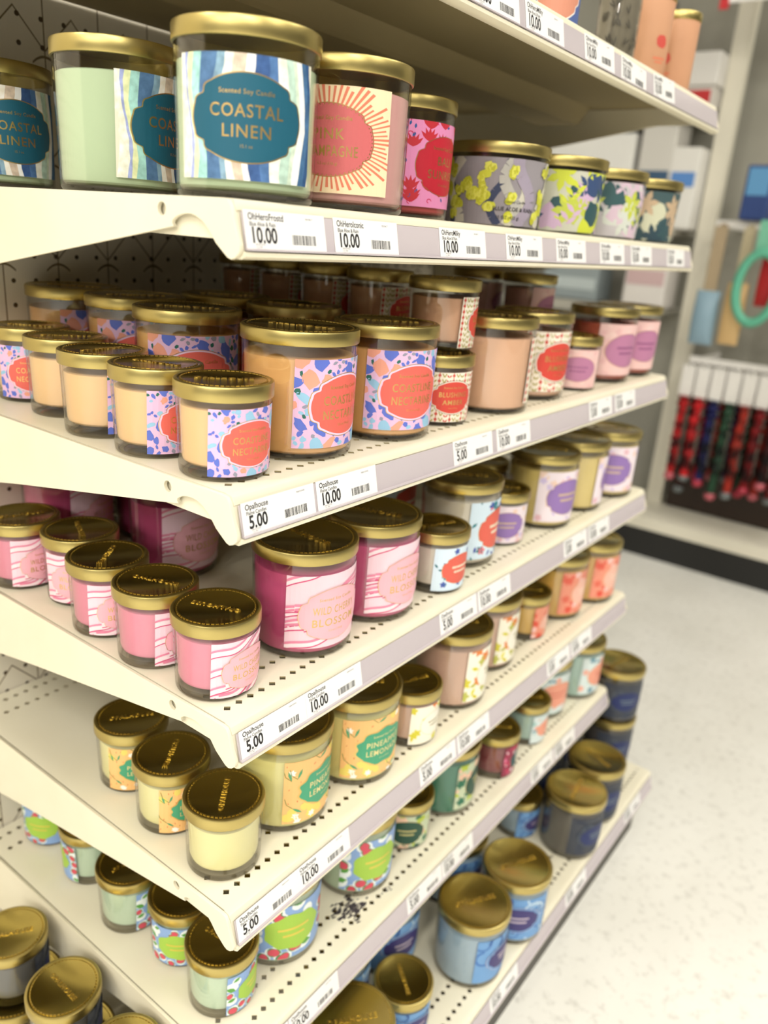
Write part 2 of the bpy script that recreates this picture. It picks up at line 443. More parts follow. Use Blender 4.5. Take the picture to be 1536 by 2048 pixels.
# size: base radius, top radius, glass height, total height, lid radius, lid height, wall, floor, wax top, label w/h/z, corner radius
SIZE = {
 'L': dict(R0=.0464, R1=.0480, zg=.1005, H=.1040, rl=.0491, hl=.0116, wall=.0016, fl=.0045, wax=.0825, W=.0950, LH=.0715, z0=.0115, cr=.0045),
 'S': dict(R0=.0338, R1=.0356, zg=.0680, H=.0708, rl=.0371, hl=.0118, wall=.0024, fl=.0085, wax=.0530, W=.0690, LH=.0500, z0=.0045, cr=.0035),
}
def jar_glass(S):
    R0, R1, zg, wl, fl, cr = S['R0'], S['R1'], S['zg'], S['wall'], S['fl'], S['cr']
    r = lambda z: R0 + (R1 - R0) * z / zg
    prof = [(0, .0014), (R0 * .72, .0014), (R0 * .80, 0.0), (R0 - cr, 0.0)]
    prof += [(R0 - cr + cr * math.sin(a), cr - cr * math.cos(a)) for a in (.4, .8, 1.2, PI / 2)]
    nb = len(prof)
    prof += [(r(fl), fl), (r(zg), zg), (r(zg) - wl, zg), (r(fl + .003) - wl, fl + .003), (r(fl) - wl - .003, fl), (0, fl)]
    mis = [1] * nb + [0, 0, 0, 1, 1]
    b = MB(); b.lathe(prof, 64, mis=mis); return b.mesh('glass_jar', [GLASS, GBASE], 40)
def jar_wax(S, m):
    R0, R1, zg, wl, fl, wx = S['R0'], S['R1'], S['zg'], S['wall'], S['fl'], S['wax']
    r = lambda z: R0 + (R1 - R0) * z / zg - wl - .0004
    f = fl + .0003
    b = MB(); b.lathe([(0, f), (r(f) - .0045, f), (r(f + .0035) - .0012, f + .0012), (r(f + .0045), f + .0045), (r(wx), wx - .0008), (r(wx) - .0015, wx), (r(wx) * .5, wx - .0012), (0, wx - .0012)], 56)
    return b.mesh('wax', [m], 50)
def jar_lid(rl, hl, H):
    t = .0022
    prof = [(0, H - t), (rl - t, H - t), (rl - t, H - hl + .0004), (rl - .0012, H - hl), (rl - .0003, H - hl + .0003), (rl, H - hl + .001),
            (rl, H - .0016), (rl - .0005, H - .0005), (rl - .0015, H), (rl - .0032, H), (rl - .0038, H - .0004), (0, H - .0004)]
    mis = [0] * 9 + [1, 1]
    b = MB(); b.lathe(prof, 72, mis=mis); return b.mesh('lid', [GOLD, GOLDT], 35)
def lid_letter(rl, H):
    b = MB(); z = H - .00045
    v, f, w0 = text_geo('OPALHOUSE', .012, .5, 1.12)
    k = rl * 1.16 / w0; cap = k * CAPH; h = .0007
    b.add([(p[0] * k - w0 * k / 2, p[1] * k - cap / 2, z + (p[2] + .5) * h) for p in v], f)
    n = int(2 * PI * rl / .0042); rr = rl - .0055; a = .0013
    for i in range(n):
        t = 2 * PI * i / n; c, s = math.cos(t), math.sin(t); q = []
        for dx, dy in ((-.0004, -a), (.0004, -a), (.0004, a), (-.0004, a)): q.append(((rr + dx) * c - dy * s, (rr + dx) * s + dy * c))
        b.add([(x, y, z) for x, y in q] + [(x, y, z + .0006) for x, y in q], [(4, 5, 6, 7), (0, 1, 5, 4), (1, 2, 6, 5), (2, 3, 7, 6), (3, 0, 4, 7)])
    return b.mesh('embossed_lettering', [mat('gold_emboss', (206, 180, 106), .30, 1.0)])
PARTS = {}
def parts(kind, size):
    k = (kind, size)
    if k in PARTS: return PARTS[k]
    S = SIZE[size]
    if size not in PARTS: PARTS[size] = (jar_glass(S), jar_lid(S['rl'], S['hl'], S['H']), lid_letter(S['rl'], S['H']))
    art, wl, ws = KIND[kind]
    A = Art(S['W'], S['LH'], 11 + len(PARTS)); art(A, size == 'L')
    lab = A.build('paper_label', S['R0'], S['R1'], S['zg'], S['z0'])
    c = wl if size == 'L' else ws
    wm = mat('wax_%s_%s' % k, c, .55, 0, .35)
    PARTS[k] = (jar_wax(S, wm), lab)
    return PARTS[k]

def candle(kind, size, x, y, z, off, label, group, lid_img=None, name='candle_jar'):
    """off: degrees the label centre is turned from facing the camera (plus = right); lid_img: lettering direction, degrees"""
    wax, lab = parts(kind, size); glass, lid, letter = PARTS[size]
    az = math.atan2(CAM[1] - y, CAM[0] - x) + math.radians(off)
    rz = az + PI / 2
    root = empty(name, (x, y, z), rz); tag(root, label, 'candle', group)
    new_obj('glass_jar', glass, root); new_obj('wax', wax, root)
    new_obj('paper_label', lab, root)
    if lid_img is None: lid_img = random.Random(int((x * 7919 + y * 104729 + z * 31) * 1e4)).uniform(0, 360)
    l = new_obj('lid', lid, root, rotz=math.radians(37.3 + lid_img) - rz)
    new_obj('embossed_lettering', letter, l)
    return root

# ------------------------------------------------------------------ structure: floor, ceiling
FLOOR = -0.87
def floor_mat():
    m = bpy.data.materials.new('speckled_vinyl_tile'); m.use_nodes = True; nt = m.node_tree; b = nt.nodes['Principled BSDF']
    tc = nt.nodes.new('ShaderNodeTexCoord')
    n = nt.nodes.new('ShaderNodeTexNoise'); n.inputs['Scale'].default_value = 60; n.inputs['Detail'].default_value = 6; n.inputs['Roughness'].default_value = .7
    r = nt.nodes.new('ShaderNodeValToRGB'); r.color_ramp.elements[0].position = .33; r.color_ramp.elements[0].color = (*lin((214, 211, 203)), 1)
    r.color_ramp.elements[1].position = .46; r.color_ramp.elements[1].color = (*lin((238, 236, 228)), 1)
    n2 = nt.nodes.new('ShaderNodeTexNoise'); n2.inputs['Scale'].default_value = 3; n2.inputs['Detail'].default_value = 3
    mx = nt.nodes.new('ShaderNodeMix'); mx.data_type = 'RGBA'; mx.blend_type = 'MULTIPLY'; mx.inputs[0].default_value = 1
    r2 = nt.nodes.new('ShaderNodeValToRGB'); r2.color_ramp.elements[0].position = .3; r2.color_ramp.elements[0].color = (.90, .895, .88, 1); r2.color_ramp.elements[1].position = .6
    nt.links.new(tc.outputs['Object'], n.inputs['Vector']); nt.links.new(tc.outputs['Object'], n2.inputs['Vector'])
    nt.links.new(n.outputs['Fac'], r.inputs['Fac']); nt.links.new(n2.outputs['Fac'], r2.inputs['Fac'])
    nt.links.new(r.outputs['Color'], mx.inputs[6]); nt.links.new(r2.outputs['Color'], mx.inputs[7]); nt.links.new(mx.outputs[2], b.inputs['Base Color'])
    b.inputs['Roughness'].default_value = .32
    return m
b = MB(); b.box(-5, 6, -11, 5, FLOOR - .03, FLOOR); tag(new_obj('floor', b.mesh('floor', [floor_mat()])), 'white speckled vinyl store floor', 'floor', kind='structure')
b = MB(); b.box(-5, 6, -11, 5, 2.62, 2.66); tag(new_obj('ceiling', b.mesh('ceiling', [mat('ceiling_tile', (226, 222, 210), .8)])), 'pale ceiling high above the aisle', 'ceiling', kind='structure')

# ------------------------------------------------------------------ the shelving bay
L = 0.914; BACK = -0.4495
ZA, ZB, ZC, ZD, ZE, ZF, ZG = .3815, .1931, 0.0, -.1888, -.3778, -.5674, -.745

def peg_mat():
    m = bpy.data.materials.new('printed_pegboard'); m.use_nodes = True; nt = m.node_tree; b = nt.nodes['Principled BSDF']
    tc = nt.nodes.new('ShaderNodeTexCoord'); sp = nt.nodes.new('ShaderNodeSeparateXYZ'); nt.links.new(tc.outputs['Object'], sp.inputs[0])
    def mth(op, a, bb=None, c=None):
        n = nt.nodes.new('ShaderNodeMath'); n.operation = op
        for i, q in enumerate((a, bb, c)):
            if q is None: continue
            if isinstance(q, (int, float)): n.inputs[i].default_value = q
            else: nt.links.new(q, n.inputs[i])
        return n.outputs[0]
    Y, Z = sp.outputs['Y'], sp.outputs['Z']
    def cell(v, off, p): return mth('SUBTRACT', mth('FRACT', mth('DIVIDE', mth('ADD', v, off), p)), .5)
    # peg holes on a 25.4 mm grid
    hy, hz = cell(Y, -.0930, .0254), cell(Z, -.0915, .0254)
    d = mth('SQRT', mth('ADD', mth('MULTIPLY', hy, hy), mth('MULTIPLY', hz, hz)))
    hole = mth('LESS_THAN', d, .10)
    # printed fan of thin twigs: trunk, two straight branches, two curved ones
    u = mth('ABSOLUTE', mth('MULTIPLY', cell(Y, .0, .0635), .0635)); v = mth('MULTIPLY', mth('ADD', cell(Z, .02, .1016), .5), .1016)
    t = .00075
    trunk = mth('LESS_THAN', u, t)
    br = mth('LESS_THAN', mth('ABSOLUTE', mth('SUBTRACT', mth('SUBTRACT', v, .045), mth('MULTIPLY', u, 1.1))), t * 1.5)
    cu = mth('LESS_THAN', mth('ABSOLUTE', mth('SUBTRACT', v, mth('SUBTRACT', .04, mth('MULTIPLY', mth('MULTIPLY', u, u), 36.0)))), t * 1.7)
    cu = mth('MULTIPLY', cu, mth('LESS_THAN', u, .014))
    line = mth('MAXIMUM', trunk, mth('MAXIMUM', br, cu))
    mx = nt.nodes.new('ShaderNodeMix'); mx.data_type = 'RGBA'; mx.inputs[6].default_value = (*lin((238, 230, 212)), 1); mx.inputs[7].default_value = (*lin((128, 110, 78)), 1)
    nt.links.new(line, mx.inputs[0])
    m2 = nt.nodes.new('ShaderNodeMix'); m2.data_type = 'RGBA'; m2.inputs[7].default_value = (*lin((84, 66, 44)), 1)
    nt.links.new(mx.outputs[2], m2.inputs[6]); nt.links.new(hole, m2.inputs[0]); nt.links.new(m2.outputs[2], b.inputs['Base Color'])
    b.inputs['Roughness'].default_value = .55
    return m
b = MB(); b.box(BACK - .012, BACK, -1.0, L + .012, FLOOR + .02, 1.0)
tag(new_obj('pegboard_panel', b.mesh('pegboard_panel', [peg_mat()])), 'cream pegboard back panel printed with thin twig lines behind the candle shelves', 'pegboard')

UNDER = mat('shade_toned_underside', (150, 136, 100), .6, 0, .3)  # cream undersides get a darker taupe, shade put into the base colour
def deck_mesh(x0, x1, rows, y0, y1, z1, th=.0012, hd=.0036, pitch=.0127, start=.0183):
    b = MB(); z0 = z1 - th
    def slab(xa, xb, ya, yb):
        b.add([(xa, ya, z1), (xb, ya, z1), (xb, yb, z1), (xa, yb, z1)], [(0, 1, 2, 3)], 0)
        b.add([(xa, ya, z0), (xb, ya, z0), (xb, yb, z0), (xa, yb, z0)], [(0, 3, 2, 1)], 1)
    cs = []; n = math.ceil((y0 + .008 - start) / pitch)
    while start + n * pitch < y1 - .010: cs.append(start + n * pitch); n += 1
    hp = pitch / 2; xp = x0
    for r in sorted(rows):
        ra, rb = r - .0048, r + .0048
        slab(xp, ra, y0, y1); xp = rb
        slab(ra, rb, y0, cs[0] - hp); slab(ra, rb, cs[-1] + hp, y1)
        for c in cs:                              # a diamond-shaped hole in each cell
            P = [(ra, c - hp), (rb, c - hp), (rb, c + hp), (ra, c + hp), (r, c - hd), (r + hd, c), (r, c + hd), (r - hd, c)]
            F = [(0, 1, 4), (1, 5, 4), (1, 2, 5), (2, 6, 5), (2, 3, 6), (3, 7, 6), (3, 0, 7), (0, 4, 7)]
            b.add([(x, y, z1) for x, y in P], F, 0); b.add([(x, y, z0) for x, y in P], [f[::-1] for f in F], 1)
            b.add([(x, y, z) for z in (z1, z0) for x, y in P[4:]], [(0, 1, 5, 4), (1, 2, 6, 5), (2, 3, 7, 6), (3, 0, 4, 7)], 1)
    slab(xp, x1, y0, y1)
    b.add([(x0, y0, z1), (x1, y0, z1), (x1, y1, z1), (x0, y1, z1), (x0, y0, z0), (x1, y0, z0), (x1, y1, z0), (x0, y1, z0)], [(0, 4, 5, 1), (1, 5, 6, 2), (2, 6, 7, 3), (3, 7, 4, 0)], 0)
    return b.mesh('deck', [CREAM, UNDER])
ROWS = (-.4325, -.4075, -.0430, -.0180)
DECK = deck_mesh(BACK + .002, -.0035, ROWS, .0042, L - .0042, 0.0)
EDGE = [(-.0040, -.0012), (-.0040, 0), (.0008, -.0001), (.0028, -.0010), (.0040, -.0030), (.0049, -.0066), (.0044, -.0072), (.0040, -.0072),
        (.0092, -.0305), (.0126, -.0310), (.0127, -.0338), (.0095, -.0356), (.0040, -.0358), (.0010, -.0350), (.0006, -.0338), (.0076, -.0330), (.0022, -.0060), (-.0010, -.0026)]
b = MB(); b.extrude(EDGE, .0034, L - .0034); EDGEM = b.mesh('front_lip', [CREAM], 30, True)
CH = [(.0053, -.0074), (.0060, -.0069), (.0067, -.0080), (.0108, -.0286), (.0132, -.0290), (.0134, -.0300), (.0096, -.0302)]
b = MB(); b.extrude(CH, .006, L - .005); CHM = b.mesh('price_channel', [CHAN], 25, True)
b = MB(); b.box(BACK + .004, -.006, .0050, .0062, -.0245, -.0012); FLANGE = b.mesh('side_flange', [CREAM])
HAT = [(-.275, -.0012), (-.262, -.0200), (-.258, -.0240), (-.192, -.0240), (-.188, -.0200), (-.175, -.0012)]
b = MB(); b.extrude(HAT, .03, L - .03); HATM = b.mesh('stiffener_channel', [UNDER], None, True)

def bracket_mesh():
    P = [(.0005, -.0012), (.0034, -.0052), (.0052, -.0110), (.0076, -.0190), (.0112, -.0262), (.0108, -.0310), (.0070, -.0345), (.0035, -.0358), (.0002, -.0348), (-.0020, -.0332),
         (-.0105, -.0268), (-.0165, -.0197), (-.0200, -.0165), (-.0240, -.0138), (-.0300, -.0113), (-.0345, -.0105), (-.0385, -.0104), (-.0430, -.0110), (-.0465, -.0118),
         (-.0500, -.0132), (-.0530, -.0152), (-.0538, -.0170), (-.0522, -.0188), (-.0566, -.0198), (-.0762, -.0234), (-.2755, -.0590), (-.378, -.0790), (BACK + .001, -.0915), (BACK + .001, -.0004), (-.004, -.0004)]
    c = bpy.data.curves.new('b', 'CURVE'); c.dimensions = '2D'; c.fill_mode = 'BOTH'; c.extrude = .0013; c.bevel_depth = .0003
    def sp(pts):
        s = c.splines.new('POLY'); s.points.add(len(pts) - 1); s.use_cyclic_u = True
        for q, p in zip(s.points, pts): q.co = (p[0], p[1], 0, 1)
    sp(P); sp([(-.0636 + .0046 * math.cos(2 * PI * i / 20), -.0087 + .0046 * math.sin(2 * PI * i / 20)) for i in range(20)])
    o = bpy.data.objects.new('b', c); COL.objects.link(o); dg = bpy.context.evaluated_depsgraph_get(); dg.update()
    me = bpy.data.meshes.new_from_object(o.evaluated_get(dg)); bpy.data.objects.remove(o)
    me.transform(Matrix(((1, 0, 0, 0), (0, 0, -1, .0016), (0, 1, 0, 0), (0, 0, 0, 1)))); me.name = 'bracket'
    me.materials.clear(); me.materials.append(CREAM)
    return me
BRK = bracket_mesh()
DECKA = deck_mesh(BACK + .002, -.0035, (), .0042, L - .0042, 0.0)
def shelf(z, label):
    t = empty('store_shelf', (0, 0, z)); tag(t, label, 'shelf', 'cream metal shelves of the candle bay')
    new_obj('deck', DECKA if z == ZA else DECK, t); new_obj('front_lip', EDGEM, t); new_obj('side_flange', FLANGE, t); new_obj('side_flange', FLANGE, t, loc=(0, L - .0112, 0)); new_obj('stiffener_channel', HATM, t)
    new_obj('bracket', BRK, t); new_obj('bracket', BRK, t, loc=(0, L - .0032, 0))
    ch = new_obj('price_channel', CHM, t); ch['label'] = 'lilac grey plastic price channel'
    return t
shelf(ZA, 'topmost cream metal shelf, mostly above the picture, holding orange tumblers at its far end')
shelf(ZB, 'cream metal shelf carrying the mint green candles, second from the top')
shelf(ZC, 'cream metal shelf carrying the peach orange candles')
shelf(ZD, 'cream metal shelf carrying the hot pink candles')
shelf(ZE, 'cream metal shelf carrying the pale yellow candles')
sF = shelf(ZF, 'cream metal shelf carrying mint candles with lime badges, scuffed black near its front')
# the black scuff on that shelf
b = MB(); R = random.Random(5); s = 0
for cx, cy, rr, n in ((-.030, .222, .020, 90), (-.0155, .275, .008, 18)):
    for i in range(n):
        x, y = cx + R.gauss(0, rr * .35), cy + R.gauss(0, rr * .5); r = R.uniform(.0008, .0030) * rr / .02; q = []
        for k in range(7):
            a = 2 * PI * k / 7; d = r * R.uniform(.5, 1.5); q.append((x + d * math.cos(a) * .7, y + d * math.sin(a) * 1.5, .00008 + s * 1e-6))
        b.add(q, [tuple(range(7))]); s += 1
new_obj('scuff_mark', b.mesh('scuff_mark', [mat('black_scuff', (58, 52, 56), .7)]), sF)['label'] = 'smeared black scuff mark'

# base deck on the floor
t = empty('base_deck', (0, 0, ZG)); tag(t, 'wide floor-level base deck carrying blue and grey candles', 'shelf')
GX = .088
new_obj('deck', deck_mesh(BACK + .002, GX - .0035, (GX - .0180, GX - .0430), -.150, .985, 0.0), t)
b = MB(); b.extrude([(x + GX, z) for x, z in EDGE], -.150, .985); new_obj('front_lip', b.mesh('front_lip', [CREAM], 30, True), t)
b = MB(); b.extrude([(x + GX, z) for x, z in CH], -.148, .982); new_obj('price_channel', b.mesh('price_channel', [CHAN], 25, True), t)['label'] = 'lilac grey plastic price channel'
b = MB(); b.box(GX - .012, GX - .006, -.15, .965, FLOOR - ZG, -.0358); b.box(BACK, GX - .012, .959, .965, FLOOR - ZG, -.002)
new_obj('kick_plate', b.mesh('kick_plate', [mat('dark_kick', (70, 66, 60), .5)]), t)['label'] = 'dark kick plate'

# ------------------------------------------------------------------ price tags
TW, TH = .0755, .0250
def tag_meshes(name, sub, price, code):
    c = MB(); c.box(0, TW, 0, TH, 0, .00025); card = c.mesh('price_tag', [WHITEP])
    A = Art(2 * TW, TH, 1)
    A.text(name, .0036, TH - .0037, .0043, INK, .016, .040, .88, left=True); A.text(sub, .0044, TH - .0082, .0028, INK, .010, .034, .88, left=True)
    A.text(price, .0060, TH - .0147, .0098, INK, .026, .040, .80, left=True)
    A.text('094 05 4756', .0080, TH - .0207, .0012, GREYINK, 0, .014, left=True); A.text('1-2 / 907', .0085, TH - .0222, .0011, GREYINK, 0, .010, left=True)
    A.text('7/2046  1534', .0088, TH - .0238, .0012, GREYINK, 0, .017, left=True)
    A2 = Art(2 * TW, TH, 1); A2.text(code, .0560, TH - .0032, .0013, GREYINK, .01, .013, left=True)
    cod = A2.build('item_code', 1, 1, 1, 0, eps=2e-5, off=.00030, flat=True)
    txt = A.build('printed_text', 1, 1, 1, 0, eps=2e-5, off=.00030, flat=True)
    B = MB(); R = random.Random(len(name) * 7 + len(price)); x = .0420
    while x < .0650:
        wd = R.choice([.0003, .0003, .0006, .0009]); B.box(x, x + wd, 0.0050, .0112, .00025, .00031); x += wd + R.choice([.0004, .0004, .0008])
    bar = B.mesh('barcode', [INK])
    return card, txt, bar, cod
TAGM = {'5': tag_meshes('Opalhouse', 'Flame Candles', '5.00', 'F58HTSW01'), '10': tag_meshes('Opalhouse', 'Flame Candles', '10.00', 'F58HTSW02'),
        'F': tag_meshes('OhHeroFrostd', 'Blue Aloe & Rain', '10.00', '020 096 T'), 'I': tag_meshes('OhHeroIconic', 'Blue Aloe & Rain', '10.00', '020 096 T'),
        'M': tag_meshes('OhHeroMilky', 'Blue Aloe & Rain', '10.00', '020 096 T')}
Tt = Vector((.0041, 0, -.0206)).normalized(); Tn = Vector((-Tt.z, 0, Tt.x))
def price_tag(kind, y, z, label, x=0.0, tilt=0.0):
    card, txt, bar, cod = TAGM[kind]
    o = new_obj('price_tag', card); tag(o, label, 'price tag', 'white price tags along the shelf edges')
    up = -Tt
    m = Matrix(((0, up.x, Tn.x, 0), (1, up.y, Tn.y, 0), (0, up.z, Tn.z, 0), (0, 0, 0, 1)))
    m.translation = Vector((x + .0067, y, z - .0080)) + Tt * (TH - .0022) + Tn * .0003
    o.matrix_world = m @ Matrix.Rotation(tilt, 4, 'Z')
    new_obj('printed_text', txt, o); new_obj('barcode', bar, o); new_obj('item_code', cod, o)
    return o
for k, y, s in (('F', .0062, 'nearest price tag on the shelf edge under the mint candles, reading 10.00'), ('I', .0912, 'price tag reading 10.00 under the gap between the large mint and blush pink candles'),
                ('M', .2260, 'price tag reading 10.00 below the pink and red patterned candle'), ('M', .3400, 'price tag reading 10.00 below the widest floral candle'),
                ('M', .4480, 'price tag below the lime green floral candle'), ('M', .5640, 'leftmost of the three blurred far price tags, below the lilac floral candle'),
                ('M', .6620, 'middle of the three blurred far price tags on the mint candle shelf'), ('M', .8000, 'farthest blurred price tag at the right end of the mint candle shelf')):
    price_tag(k, y, ZB, s)
SET = {'C': (ZC, 'peach candle shelf', (.0070, .0853, .2830, .3680, .6080, .6950)), 'D': (ZD, 'hot pink candle shelf', (.0075, .0832, .2914, .3700, .5960, .6780)),
       'E': (ZE, 'pale yellow candle shelf', (.0068, .0824, .2822, .3620, .6040, .6860)), 'F': (ZF, 'lime-badge candle shelf', (.0030, .0798, .2840, .3610, .6080, .6900))}
ORD = ('nearest', 'second', 'third', 'fourth', 'fifth', 'sixth')
for z, nm, ys in SET.values():
    for i, y in enumerate(ys):
        price_tag('5' if i % 2 == 0 else '10', y, z, '%s price tag from the left on the %s edge, reading %s' % (ORD[i], nm, '5.00' if i % 2 == 0 else '10.00'))
for i, (y, k) in enumerate(((.2400, 'M'), (.3270, 'M'), (.4500, 'M'), (.5440, 'M'), (.6450, 'M'))):
    price_tag(k, y, ZA, '%s price tag from the left on the topmost shelf edge' % ('first', 'second', 'third', 'fourth', 'fifth')[i], tilt=(0, 0, .03, -.04, .05)[i])
for y, s in ((.372, 'nearest white price tag on the floor-level deck edge'), (.602, 'middle white price tag on the floor-level deck edge'), (.845, 'farthest white price tag on the floor-level deck edge')):
    price_tag('10', y, ZG, s, GX)

